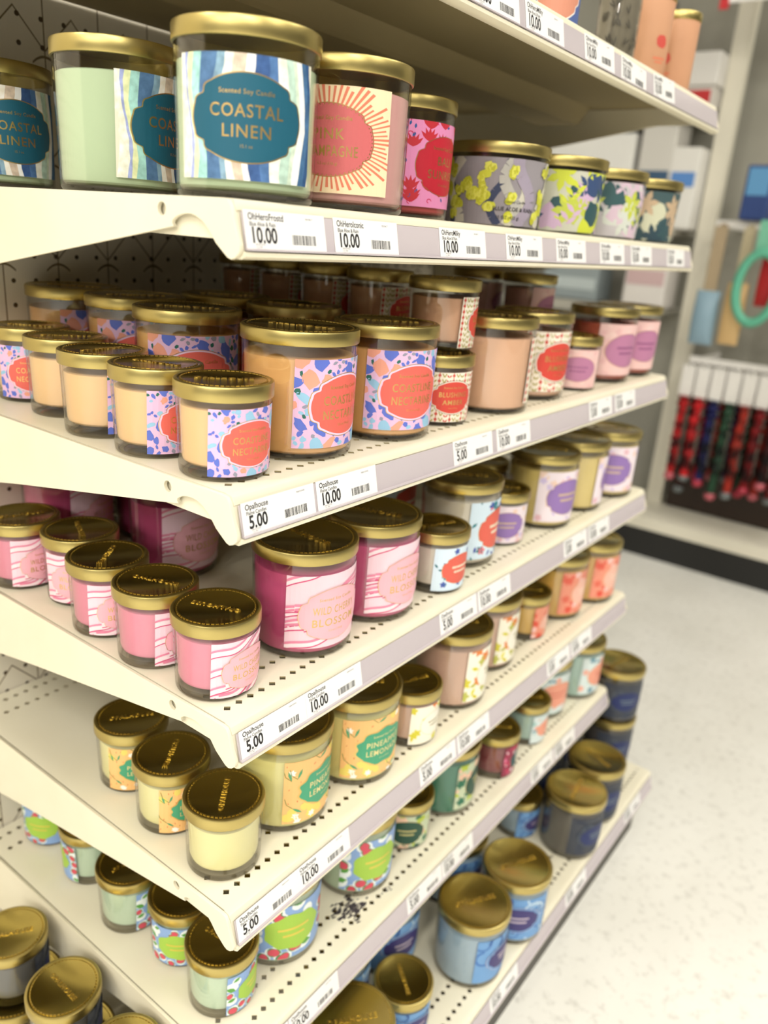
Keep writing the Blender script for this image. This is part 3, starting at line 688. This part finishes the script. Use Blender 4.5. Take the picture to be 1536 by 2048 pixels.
# ------------------------------------------------------------------ candles: (kind, size, x, y, label turn, label, lettering direction)
G = {'B': 'candles on the mint candle shelf', 'C': 'candles on the peach candle shelf', 'D': 'candles on the hot pink candle shelf',
     'E': 'candles on the pale yellow candle shelf', 'F': 'candles on the lime-badge candle shelf', 'G': 'candles on the floor-level deck'}
LIST = {
'B': (ZB, [
 ('mint', 'L', -.0430, .0560, 0, 'large mint candle with teal badge, foremost at the shelf corner, label facing front', None),
 ('mint', 'L', -.1858, .0582, 53, 'mint candle behind the foremost one, showing bare mint wax left of its striped label', None),
 ('mint', 'L', -.3787, .0635, 20, 'mint candle with teal badge cut off by the left picture edge', None),
 ('champagne', 'L', -.0440, .1630, -17, 'blush pink candle with a salmon badge and sunburst label', None),
 ('bali', 'L', -.0938, .3037, 57, 'candle with bright pink leafy label and crimson badge', None),
 ]),
'C': (ZC, [
 ('peach', 'S', -.0477, .0408, 38, 'small peach candle, foremost at the near shelf corner', 10),
 ('peach', 'S', -.1265, .0405, 44, 'second small peach candle back from the near shelf corner', -20),
 ('peach', 'S', -.2020, .0437, 60, 'third small peach candle in the side row, showing mostly bare wax', 55),
 ('peach', 'S', -.2829, .0600, 82, 'fourth small peach candle in the side row, only bare wax visible', 20),
 ('peach', 'S', -.3575, .0680, 2, 'small peach candle cut by the left picture edge, coral badge showing', 0),
 ('peach', 'L', -.0589, .1337, 53, 'large peach candle just right of the foremost small one', -15),
 ('peach', 'L', -.0526, .2441, 38, 'large peach candle standing second along the shelf front', 10),
 ('peach', 'L', -.1976, .1315, 11, 'large peach candle behind the small side row, its coral badge half hidden', 5),
 ('peach', 'L', -.3000, .1500, 8, 'large peach candle in shade, second from left in the back row', 30),
 ('peach', 'L', -.3995, .1450, 39, 'large peach candle at the far left of the back row against the pegboard', 0),
 ('peach', 'L', -.1903, .2650, 40, 'large peach candle in deep shade, only its lid showing between two others', -10),
 ('peach', 'L', -.2900, .2620, 40, 'large peach candle farthest into the shade, a sliver of lid showing', 10),
 ('amber', 'S', -.0485, .3310, 32, 'small blush candle with red folk-pattern label, underneath another one', 0),
 ('amber', 'L', -.0490, .4391, 120, 'large blush candle turned away, showing plain wax', 0),
 ('amber', 'L', -.0596, .5559, 51, 'large blush candle with red badge beside the plain turned-away one', 0),
 ('mauve', 'S', -.0476, .6614, 15, 'small pale pink candle with a mauve oval badge', 0),
 ('mauve', 'L', -.0572, .7748, 53, 'large rust wax candle with mauve oval, second from the far shelf end', 0),
 ('mauve', 'L', -.0580, .8745, 45, 'large candle with mauve oval at the far end of its shelf', 0),
 ('amber', 'S', -.1600, .3700, 60, 'small blush candle in shade under the stacked one left of the front stack', 0),
 ('amber', 'S', -.2370, .3760, 60, 'small blush candle in shade under the third stacked one', 0),
 ('amber', 'S', -.3140, .3840, 60, 'small blush candle in deep shade under the fourth stacked one', 0),
 ('amber', 'S', -.3900, .3900, 60, 'small blush candle in darkness under the fifth stacked one', 0),
 ('mauve', 'S', -.1265, .6640, 60, 'small mauve-badge candle in shade beneath the front stacked dark red one', 0),
 ('mauve', 'S', -.2050, .6600, 60, 'small mauve-badge candle in shade beneath the rear stacked dark red one', 0),
 ]),
'D': (ZD, [
 ('pink', 'S', -.0551, .0397, 50, 'small pink candle, foremost at its shelf corner', 165),
 ('pink', 'S', -.1302, .0370, 54, 'second small pink candle back from the shelf corner', -15),
 ('pink', 'S', -.2050, .0403, 25, 'third small pink candle in the side row, lettering running lengthways', -90),
 ('pink', 'S', -.2775, .0590, -9, 'fourth small pink candle in the side row, label turned left', -62),
 ('pink', 'S', -.3510, .0395, 35, 'small pink candle cut by the left picture edge', 35),
 ('pink', 'L', -.0584, .1494, 39, 'large magenta candle with marbled pink label, nearest along the front', -40),
 ('pink', 'L', -.0562, .2494, 54, 'large magenta candle second along the front', -20),
 ('pink', 'L', -.2737, .1718, 42, 'large magenta candle in shade behind the small side row', 0),
 ('pink', 'L', -.3770, .2250, 60, 'large magenta candle deepest in the shade behind the bracket', 0),
 ('pink', 'L', -.4000, .1220, 60, 'large pink candle at the back left against the pegboard, lid showing', 0),
 ('white', 'S', -.0386, .3450, 56, 'small ivory candle with pale blue floral label', 30),
 ('white', 'L', -.0659, .4362, 73, 'large ivory candle with pale blue floral label', 0),
 ('white', 'L', -.1850, .4300, 60, 'large ivory candle in shade behind the other large ivory one', 0),
 ('lavender', 'S', -.0593, .5278, 20, 'small cream candle with lavender badge', 0),
 ('lavender', 'L', -.0560, .6378, 53, 'large yellow candle with lavender badge, nearest of the three in front', 0),
 ('lavender', 'L', -.0559, .7453, 104, 'large yellow candle showing plain wax, middle of the three in front', 0),
 ('lavender', 'L', -.0480, .8528, 15, 'large yellow candle with lavender badge at the far shelf end', 0),
 ('lavender', 'S', -.1450, .6280, 60, 'small cream candle in shade behind the nearest large yellow one', 0),
 ]),
'E': (ZE, [
 ('yellow', 'S', -.0525, .0466, 180, 'small pale yellow candle at the shelf corner, plain wax facing out', 92),
 ('yellow', 'S', -.1329, .0518, 36, 'middle of the three small pale yellow candles in the side row', -92),
 ('yellow', 'S', -.2112, .0631, 15, 'rearmost small pale yellow candle, green badge showing', 20),
 ('yellow', 'L', -.0640, .1355, 59, 'large pale yellow candle with green badge, behind the plain small one', 0),
 ('yellow', 'L', -.0541, .2372, 43, 'large pale yellow candle second along the front', 0),
 ('blossom', 'S', -.0407, .3240, 62, 'small beige pink candle with yellow blossom label', 30),
 ('blossom', 'L', -.0527, .4328, 83, 'large beige pink candle with yellow blossom label, the nearer one', 0),
 ('blossom', 'L', -.0700, .5437, 83, 'large beige pink candle farther along, partly behind the nearer one', 0),
 ('coral', 'S', -.0620, .6560, 83, 'small golden candle with coral label', 0),
 ('coral', 'L', -.0650, .7630, 71, 'large golden candle with coral label, second from the far end', 0),
 ('coral', 'L', -.0500, .8620, 69, 'large golden candle with coral label at the far shelf end', 0),
 ]),
'F': (ZF, [
 ('guava', 'S', -.0659, .0567, 65, 'small mint candle with lime badge, foremost at the shelf corner', -30),
 ('guava', 'S', -.1405, .0690, -10, 'second small lime-badge candle in the side row', 150),
 ('guava', 'S', -.2178, .0580, 64, 'third small mint candle in the side row, plain wax facing left', 45),
 ('guava', 'S', -.3088, .0699, -91, 'fourth small mint candle, wax on the right and label on the left', 0),
 ('guava', 'S', -.3992, .0730, -30, 'rearmost small candle with lime badge beside the pegboard', 0),
 ('guava', 'L', -.0745, .1440, 24, 'large lime-badge candle half hidden behind the price tags above', 0),
 ('guava', 'L', -.0687, .2735, 39, 'large lime-badge candle standing over the black scuff', 0),
 ('green', 'S', -.0595, .3660, 10, 'small candle with dark green badge and leafy label', 0),
 ('green', 'L', -.0633, .4624, 84, 'large teal green candle with leafy label', 0),
 ('maroon', 'S', -.0421, .5707, 88, 'maroon candle with red floral label', 0),
 ('aqua', 'S', -.0450, .6790, 79, 'small aqua candle with peach badge', 0),
 ('aqua', 'L', -.0679, .7715, 45, 'large aqua candle with peach badge, middle of the three', 0),
 ('aqua', 'L', -.0500, .8715, 76, 'large aqua candle at the far shelf end', 0),
 ]),
'G': (ZG, [
 ('blue', 'L', .0420, .4005, 71, 'large blue candle nearest the front of the floor-level deck, plain side left', 20),
 ('blue', 'L', .0530, .4995, 15, 'large blue candle with indigo badge, second along the floor-level front', 25),
 ('grey', 'L', .0490, .7071, 59, 'large charcoal candle with bright lid, nearer of the two along the front', 60),
 ('grey', 'L', .0413, .8091, 45, 'large charcoal candle behind the nearer charcoal one', -60),
 ('blue', 'S', .0240, .2680, 39, 'small blue candle with lengthways lettering, low front', -75),
 ('blue', 'L', .0240, .1655, 50, 'large blue candle at the bottom picture edge, mostly its lid', 15),
 ('blue', 'S', -.0330, .6800, 60, 'small dark candle in shade behind the charcoal ones, gold lid glinting', 70),
 ('blue', 'L', -.0490, .4965, 60, 'large blue candle in shade, lid half under the shelf edge', 0),
 ('blue', 'L', -.0600, .3400, 40, 'large blue candle in the shade between the small and large front ones', 0),
 ('blue', 'L', -.0600, .2320, 40, 'large blue candle in the shade behind the lowest small one', 0),
 ('grey', 'L', .0010, .9640, 40, 'charcoal candle under the stacked one at the far end of the deck', 0),
 ('grey', 'L', -.0600, .7820, 60, 'large charcoal candle in shade behind the two bright-lidded charcoal ones', 0),
 ('grey', 'L', -.0680, .8860, 60, 'large charcoal candle in shade left of the far stack', 0),
 ('blue', 'L', -.1500, .5400, 60, 'large blue candle deep in shade, second row of the floor-level deck', 0),
 ('blue', 'L', -.1540, .4100, 60, 'large blue candle deep in shade, behind the hidden front blue pair', 0),
 ('grey', 'L', -.1920, -.0440, 90, 'large charcoal candle underneath the middle stacked one, bottom left', 0),
 ('grey', 'L', -.2925, -.0440, 90, 'large charcoal candle underneath the rear stacked one, bottom left', 0),
 ('grey', 'L', -.0915, -.0440, 90, 'large charcoal candle underneath the front stacked one, bottom left', 0),
 ])}
for key, (z, rows) in LIST.items():
    for kind, size, x, y, off, lab, li in rows: candle(kind, size, x, y, z, off, lab, G[key], li)
hS, hL = SIZE['S']['H'] - .0003, SIZE['L']['H'] - .0003
hS += .0006; hL += .0006
candle('amber', 'S', -.0600, .3480, ZC + hS, 89, 'small blush candle stacked on top of another at the shelf front', G['C'], 0)
candle('amber', 'S', -.1600, .3700, ZC + hS, 60, 'stacked small blush candle just left of the front stack', G['C'], 0)
candle('amber', 'S', -.2370, .3760, ZC + hS, 60, 'third stacked small blush candle counting back into the shade', G['C'], 0)
candle('amber', 'S', -.3140, .3840, ZC + hS, 60, 'fourth stacked small blush candle counting back into the shade', G['C'], 0)
candle('amber', 'S', -.3900, .3900, ZC + hS, 60, 'fifth stacked small blush candle, darkest by the pegboard', G['C'], 0)
candle('mauve', 'S', -.1265, .6640, ZC + hS, 65, 'stacked dark red candle with mauve label above the blush ones', G['C'], 0)
candle('mauve', 'S', -.2050, .6600, ZC + hS, 80, 'stacked dark red candle farther back in the shade', G['C'], 0)
candle('grey', 'L', .0010, .9650, ZG + hL, 35, 'charcoal candle stacked on another, seen against the floor', G['G'], 40)
candle('grey', 'S', -.1920, -.0440, ZG + hL, 90, 'stacked charcoal candle at bottom left, middle one with lettering lit', G['G'], -38)
candle('grey', 'S', -.2925, -.0440, ZG + hL, 90, 'stacked charcoal candle at bottom left, rearmost by the picture edge', G['G'], 20)
candle('grey', 'S', -.0915, -.0440, ZG + hL, 90, 'stacked charcoal candle at bottom left, lowest in the picture', G['G'], 45)

# three-wick tumblers with printed glass
SW = dict(R0=.0496, R1=.0545, zg=.0790, H=.0824, rl=.0562, hl=.0116, wall=.0016, fl=.0055, wax=.0640, W=.24, LH=.0640, z0=.0030, cr=.004)
WG, WL = jar_glass(SW), jar_lid(SW['rl'], SW['hl'], SW['H'])
WLET = lid_letter(SW['rl'], SW['H'])
def wide(seed, x, y, kind, label):
    A = Art(SW['W'], SW['LH'], seed); R = A.rnd; H, W = A.H, A.W
    if kind == 0:
        A.base(col((152, 146, 152)))
        for i in range(16):
            x0 = R.uniform(-W / 2, W / 2); c = R.choice([(186, 184, 178), (164, 154, 172), (140, 166, 170), (206, 202, 188), (58, 66, 96)])
            A.stroke([(x0 + .010 * math.sin(t * .7 + i), H * t / 8) for t in range(9)], R.uniform(.006, .014), col(c)); A.up()
        for i in range(34):
            px, py = R.uniform(-W / 2, W / 2), R.uniform(.05, .95) * H
            for k in range(4): A.blob(px + R.uniform(-.004, .004), py + R.uniform(-.004, .004), .0042, col(R.choice([(206, 208, 64), (190, 190, 50), (222, 222, 96)])))
        A.up()
        A.text('Scented Candle', .010, H * .36, .0028, INK); A.text('BLUE ALOE & RAIN', .010, H * .25, .0040, INK, .01); A.text('15 OZ (425 g)', .004, H * .12, .0032, INK, .01)
    else:
        b0 = {1: (200, 200, 184), 2: (196, 190, 194), 3: (70, 92, 96)}[kind]; A.base(col(b0))
        cs = {1: [(206, 214, 70), (52, 84, 90), (190, 200, 80), (206, 176, 206), (60, 80, 120)], 2: [(196, 204, 80), (214, 190, 206), (60, 92, 96), (210, 214, 206)], 3: [(58, 84, 90), (196, 170, 140), (206, 206, 180), (50, 72, 84)]}[kind]
        for i in range(60):
            px, py = R.uniform(-W / 2, W / 2), R.uniform(0, 1) * H; m = col(R.choice(cs))
            if i % 3 == 0: A.blob(px, py, .013, m)
            elif i % 3 == 1:
                for k in range(6): A.leaf(px, py, .019, .0042, k * PI / 3 + i, m)
            else:
                for k in range(5): A.leaf(px + k * .003, py + k * .004, .015, .0026, (.6 if k % 2 else 2.4), m)
            if i % 12 == 11: A.up()
    lab = A.build('printed_wrap', SW['R0'], SW['R1'], SW['zg'], SW['z0'])
    t = empty('three_wick_candle', (x, y, ZB), math.atan2(CAM[1] - y, CAM[0] - x) + PI / 2 + .25)
    tag(t, label, 'candle', 'wide floral candles on the mint candle shelf')
    new_obj('glass_jar', WG, t); new_obj('wax', WAXW, t); new_obj('printed_wrap', lab, t); l = new_obj('lid', WL, t); new_obj('embossed_lettering', WLET, l)
WAXW = jar_wax(SW, mat('wax_wide', (214, 212, 196), .55))
wide(3, -.0750, .4520, 0, 'wide low candle with yellow buds on a grey printed glass, nearest of the four')
wide(9, -.0580, .5680, 1, 'wide low candle with lime and dark green leaf print, second of the four')
wide(21, -.0591, .7047, 2, 'wide low candle with lime and lilac print, third of the four')
wide(30, -.0560, .8359, 3, 'wide low candle with dark teal print, farthest of the four')

# tumblers and jars on the topmost shelf
def tumbler(x, y, label, off):
    t = empty('tumbler_candle', (x, y, ZA), math.atan2(CAM[1] - y, CAM[0] - x) + PI / 2 + math.radians(off)); tag(t, label, 'candle', 'orange tumblers on the topmost shelf')
    r0, r1, h = .0262, .0276, .098
    b = MB(); b.lathe([(0, .001), (r0 - .004, .001), (r0 - .003, 0), (r0 - .001, .0006), (r0, .003), (r1, h), (r1 - .0015, h), (r0 - .0015, .004), (0, .004)], 48)
    new_obj('tumbler', b.mesh('tumbler', [mat('frosted_orange_glass', (206, 158, 124), .5, 0, .3, (6, (202, 148, 116), .3, .8))], 40), t)
    b = MB(); b.lathe([(0, .0045), (r0 - .002, .0045), (r1 - .002, .085), (0, .085)], 40); new_obj('wax', b.mesh('wax', [mat('wax_orange', (240, 190, 140), .6)], 40), t)
    new_obj('lid', jar_lid(.0285, .0110, .105), t)
    A = Art(.030, .050, 4); A.blob(0, .036, .0075, col((204, 84, 74)), 1, jit=.10, n=20); A.rect(-.009, .009, .016, .0185, col((222, 130, 98))); A.rect(-.006, .006, .012, .0140, col((222, 130, 98)))
    new_obj('emblem', A.build('emblem', r0, r1, h, .012), t)
tumbler(-.0500, .7540, 'orange frosted tumbler with gold lid, the nearer one on the topmost shelf', 40)
tumbler(-.0500, .8570, 'orange frosted tumbler with gold lid and red dot, far end of the topmost shelf', -25)
SJ = dict(R0=.0235, R1=.0245, zg=.100, H=.104, rl=.0255, hl=.010, wall=.0015, fl=.006, wax=.085, W=.0760, LH=.086, z0=.006, cr=.003)
def slim(x, y, name, wax, art, label):
    t = empty(name, (x, y, ZA), math.atan2(CAM[1] - y, CAM[0] - x) + PI / 2 + .1); tag(t, label, 'candle')
    new_obj('glass_jar', jar_glass(SJ), t); new_obj('wax', jar_wax(SJ, mat('wax_' + name, wax, .6)), t)
    A = Art(SJ['W'], SJ['LH'], 8); art(A); new_obj('printed_wrap', A.build('printed_wrap', SJ['R0'], SJ['R1'], SJ['zg'], SJ['z0']), t)
    new_obj('lid', jar_lid(SJ['rl'], SJ['hl'], SJ['H']), t)
def art_twigs(A):
    R = A.rnd; m = col((74, 70, 60))
    for i in range(46):
        x, y = R.uniform(-A.W / 2, A.W / 2), R.uniform(0, A.H); a = R.uniform(.6, 2.5)
        A.leaf(x, y, .011, .0009, a, m); A.leaf(x, y, .009, .0008, a + .5, m)
def art_bluebadge(A):
    A.base(col((84, 104, 160))); A.badge(0, A.H * .42, A.W * .30, A.H * .3, col((206, 140, 116)), col((240, 238, 232)), 1.12, .05)
    A.rect(-A.W / 2, A.W / 2, 0, A.H * .06, col((34, 58, 96)))
slim(-.0400, .6320, 'botanical_jar_candle', (128, 120, 104), art_twigs, 'tall clear jar candle with brown twig print beside the orange tumblers')
slim(-.0480, .4900, 'blue_jar_candle', (84, 104, 150), art_bluebadge, 'blue labelled jar cut by the top picture edge')

# ------------------------------------------------------------------ the crossing aisle behind: another bay facing this way
FY = 2.391; PY = 2.74
PALE = mat('pale_enamel', (226, 220, 202), .5); GREYW = mat('grey_back_panel', (166, 163, 150), .7, 0, .3, (3, (152, 149, 136), .3, .7))
t = empty('cross_aisle_gondola', (0, FY, FLOOR)); tag(t, 'blurred gondola across the aisle end with white base and black kick', 'gondola')
b = MB(); b.box(-1.9, 1.6, 0, PY - FY, .108, .150); new_obj('base_deck', b.mesh('base_deck', [PALE]), t)
b = MB(); b.box(-1.9, 1.6, .012, .03, 0, .108); new_obj('kick_plate', b.mesh('kick_plate', [DARKIN]), t)['label'] = 'black kick plate'
b = MB(); b.box(-1.9, 1.6, PY - FY, PY - FY + .02, 0, 2.3); new_obj('back_panel', b.mesh('back_panel', [GREYW]), t)
b = MB(); b.box(-.503, -.447, 0.21, .25, .150, 2.0)
new_obj('upright_post', b.mesh('upright_post', [PALE]), t)
def slab_shelf(x0, x1, z, label, d=.24):
    b = MB(); b.box(x0, x1, PY - d, PY - .001, z - .016, z); b.box(x0, x1, PY - d - .006, PY - d, z - .034, z + .002)
    return tag(new_obj('back_shelf', b.mesh('back_shelf', [mat('grey_wire_shelf', (176, 172, 160), .5)])), label, 'shelf', 'grey shelves in the crossing aisle')
slab_shelf(-1.7, -.55, .262, 'grey shelf in the crossing aisle behind the wide floral candles')
slab_shelf(-1.7, -.55, -.005, 'grey shelf in the crossing aisle seen above the mauve-oval candles')
slab_shelf(-1.7, -.55, .640, 'grey shelf in the crossing aisle behind the orange tumblers')
def carton(x0, x1, z0, z1, rgb, label, band=None, y=2.52, d=.14, cat='box', name='product_box'):
    b = MB(); b.box(x0, x1, y, y + d, z0, z1)
    me = b.mesh(name, [mat('carton_%d_%d_%d' % tuple(rgb), rgb, .5)])
    o = new_obj(name, me); bv = o.modifiers.new('bevel', 'BEVEL'); bv.width = .006; bv.segments = 2
    tag(o, label, cat, 'blurred boxes on the crossing aisle shelves')
    if band:
        b = MB(); b.box(x0 + .008, x1 - .008, y - .0012, y - .0002, z0 + (z1 - z0) * band[1], z0 + (z1 - z0) * band[2])
        new_obj('printed_band', b.mesh('printed_band', [mat('band_%d_%d_%d' % tuple(band[0]), band[0], .5)]), o)
carton(-1.10, -.74, .264, .565, (240, 238, 232), 'big blurred white box behind the lime floral candle', ((190, 206, 236), .08, .30))
carton(-.72, -.615, .264, .415, (236, 233, 226), 'blurred white box right of the big white one', ((120, 160, 216), .1, .4))
carton(-.72, -.60, .417, .600, (216, 212, 204), 'blurred pale box stacked under the far shelf corner', ((60, 90, 120), .0, .16))
carton(-.605, -.510, .264, .520, (232, 229, 222), 'blurred white box beside the upright post', ((90, 140, 206), .52, .70))
carton(-.70, -.55, -.003, .165, (226, 220, 214), 'blurred pale box seen below the mint candle shelf end', ((206, 176, 176), .45, .75))
carton(-1.02, -.80, -.003, .130, (150, 160, 162), 'blurred grey box in the crossing aisle behind the stacked dark red candles', ((190, 200, 200), .3, .6))
carton(-.90, -.71, FLOOR + .1515, -.505, (66, 104, 168), 'blurred blue box low in the crossing aisle behind the yellow candles')
carton(-.60, -.509, .641, .700, (206, 200, 192), 'small blurred white box beside the orange tumblers', ((196, 44, 44), .15, .8))
carton(-.70, -.615, .641, .745, (176, 60, 62), 'small blurred red box beside the orange tumblers')
carton(-.605, -.505, .7015, .80, (226, 222, 216), 'blurred white box stacked beside the post')
carton(-.90, -.72, .641, .98, (78, 80, 88), 'dark blurred box beyond the orange tumblers at the top', None)
# hanging goods right of the post
def rail(x0, x1, z, label):
    b = MB(); b.box(x0, x1, 2.470, 2.482, z, z + .022); b.box(x0 + .02, x0 + .03, 2.482, PY - .001, z, z + .016); b.box(x1 - .03, x1 - .02, 2.482, PY - .001, z, z + .016)
    return tag(new_obj('hanging_rail', b.mesh('hanging_rail', [mat('white_rail', (238, 234, 228), .4)])), label, 'rail')
rail(-.405, .55, .275, 'blurred white hanging rail at the upper right')
rail(-.405, .55, -.162, 'blurred white hanging rail above the white header cards')
def pouch(x0, x1, z0, z1, rgb, label, top=.275, rgb2=None, y=2.470):
    cx, hw = (x0 + x1) / 2, (x1 - x0) / 2; n = 10; b = MB(); rows = []
    for i in range(n + 1):
        q = i / n; z = z0 + (z1 - z0) * q; th = .026 * math.sin(PI * min(1, max(0, q)) ) ** .6 + .002; r = []
        for k in range(12):
            a = 2 * PI * k / 12; r.append((cx + hw * (.96 + .04 * math.sin(PI * q)) * math.copysign(abs(math.cos(a)) ** .5, math.cos(a)), y - .034 + th * math.sin(a), z))
        rows.append(r)
    v = [p for r in rows for p in r]; f = [tuple(range(11, -1, -1)), tuple(range(n * 12, n * 12 + 12))]
    for i in range(n):
        for k in range(12): f.append((i * 12 + k, i * 12 + (k + 1) % 12, (i + 1) * 12 + (k + 1) % 12, (i + 1) * 12 + k))
    b.add(v, f); o = new_obj('hanging_pouch', b.mesh('hanging_pouch', [mat('pouch_%d_%d_%d' % tuple(rgb), rgb, .45)], 50)); tag(o, label, 'pouch', 'blurred hanging pouches at the right edge')
    b = MB(); b.box(cx - hw * .5, cx + hw * .5, y - .036, y - .030, z1 - .004, max(z1 + .02, top + .004)); b.box(cx - .006, cx + .006, y - .036, y, top + .002, top + .012)
    new_obj('header_card', b.mesh('header_card', [mat('pouch_header_%d_%d_%d' % tuple(rgb2 or (226, 222, 214)), rgb2 or (226, 222, 214), .5)]), o)
pouch(-.415, -.336, -.095, .078, (140, 168, 184), 'pale blue blurred pouch nearest the post', rgb2=(170, 150, 120))
pouch(-.322, -.256, -.085, .110, (216, 180, 124), 'tan blurred pouch right of the pale blue one', rgb2=(186, 172, 140))
pouch(-.235, -.150, .045, .195, (196, 40, 44), 'red blurred pouch at the right picture edge', rgb2=(190, 206, 120))
pouch(-.140, -.060, -.080, .120, (40, 56, 110), 'navy blurred pouch just outside the right picture edge', rgb2=(190, 200, 206))
t = empty('coiled_hose', (-.222, 2.385, .10)); tag(t, 'green blurred coiled loop hanging at the right picture edge', 'hose')
b = MB(); N, K = 40, 10
for i in range(N):
    a = 2 * PI * i / N
    for k in range(K):
        q = 2 * PI * k / K; r = .015 * math.cos(q); b.v.append(((.060 + r) * math.cos(a), .015 * math.sin(q), (.105 + r) * math.sin(a)))
for i in range(N):
    for k in range(K): b.f.append((i * K + k, ((i + 1) % N) * K + k, ((i + 1) % N) * K + (k + 1) % K, i * K + (k + 1) % K)); b.m.append(0)
new_obj('loop', b.mesh('loop', [mat('green_hose', (96, 178, 148), .45)], 60, True), t)
b = MB(); b.box(-.03, .03, .008, .012, .09, .20); b.box(-.006, .006, .010, .088, .180, .192); new_obj('header_card', b.mesh('header_card', [mat('hose_card', (120, 190, 160), .5)]), t)
carton(-.335, -.255, .300, .46, (36, 62, 120), 'navy blurred bottle-shaped pack at the right picture edge', ((92, 150, 196), .45, .95), 2.44, .08, 'pack', 'hanging_pack')
R = random.Random(12)
TC = [((178, 30, 32), 'red'), ((120, 16, 20), 'dark red'), ((40, 70, 50), 'green'), ((196, 34, 38), 'bright red'), ((60, 16, 16), 'maroon'), ((160, 46, 34), 'rust'), ((30, 32, 80), 'navy')]
NUM = ('first', 'second', 'third', 'fourth', 'fifth', 'sixth', 'seventh', 'eighth', 'ninth', 'tenth')
for row in (0, 1):
    for i in range(9):
        x = -.392 + i * .050 + row * .025; rgb, cn = TC[(i * 3 + row * 4) % 7]; yy = 2.448 + row * .058
        o = empty('garland', (x, yy, -.158)); tag(o, '%s blurred garland, %s from the post in the %s row of white cards' % (cn, NUM[i], ('front', 'rear')[row]), 'garland', 'garlands hanging from white cards')
        b = MB(); b.box(-.021, .021, -.004, 0, -.115, -.010)
        if row == 0: b.box(-.004, .004, -.004, .022, -.014, -.006)
        else: b.box(-.004, .004, -.024, 0, -.014, -.006)
        new_obj('header_card', b.mesh('header_card', [mat('white_header', (236, 232, 226), .5)]), o)
        ln = R.uniform(.24, .36); b = MB(); pr = [(0, -.116)]; n = 12
        for k in range(n): q = k / n; pr += [(.024 * (1 - .35 * q) * R.uniform(.7, 1.1), -.118 - ln * q), (.013, -.118 - ln * (q + .5 / n))]
        pr.append((0, -.118 - ln)); b.lathe(pr, 14); new_obj('tinsel', b.mesh('tinsel', [mat('tinsel_%d_%d_%d' % rgb, rgb, .5, 0, .2, (25, tuple(v // 4 for v in rgb), .4, .62))], 50), o)
        b = MB(); b.lathe([(0, -.118 - ln + .03), (.013, -.118 - ln + .024), (.019, -.118 - ln + .012), (.013, -.118 - ln), (0, -.118 - ln - .004)], 16)
        c3 = (i + row) % 3; new_obj('bauble', b.mesh('bauble', [mat('bauble_%d' % c3, ((186, 90, 100), (110, 116, 116), (170, 40, 62))[c3], .3)], 60), o)
carton(-.43, .60, FLOOR + .1535, -.56, (44, 28, 16), 'long dark brown block standing in for shadow behind the hanging garlands', None, 2.60, .10)  # added dark block stands in for the shadow below the hanging goods
# overhead aisle sign
b = MB(); b.box(-.46, .30, 2.350, 2.356, .885, 1.15); o = tag(new_obj('aisle_sign', b.mesh('aisle_sign', [mat('white_sign', (246, 242, 238), .4)])), 'white sign panel with a red left border at the top right corner', 'sign')
b = MB(); b.box(-.485, -.46, 2.348, 2.358, .870, 1.15); new_obj('red_border', b.mesh('red_border', [mat('sign_red', (206, 40, 46), .4)]), o)
b = MB(); b.box(-.470, -.455, 2.356, 2.600, 1.10, 1.115); new_obj('sign_bracket', b.mesh('sign_bracket', [PALE]), o)
b = MB(); b.box(.25, .265, 2.356, PY - .001, 1.10, 1.115); new_obj('sign_bracket', b.mesh('sign_bracket', [PALE]), o)
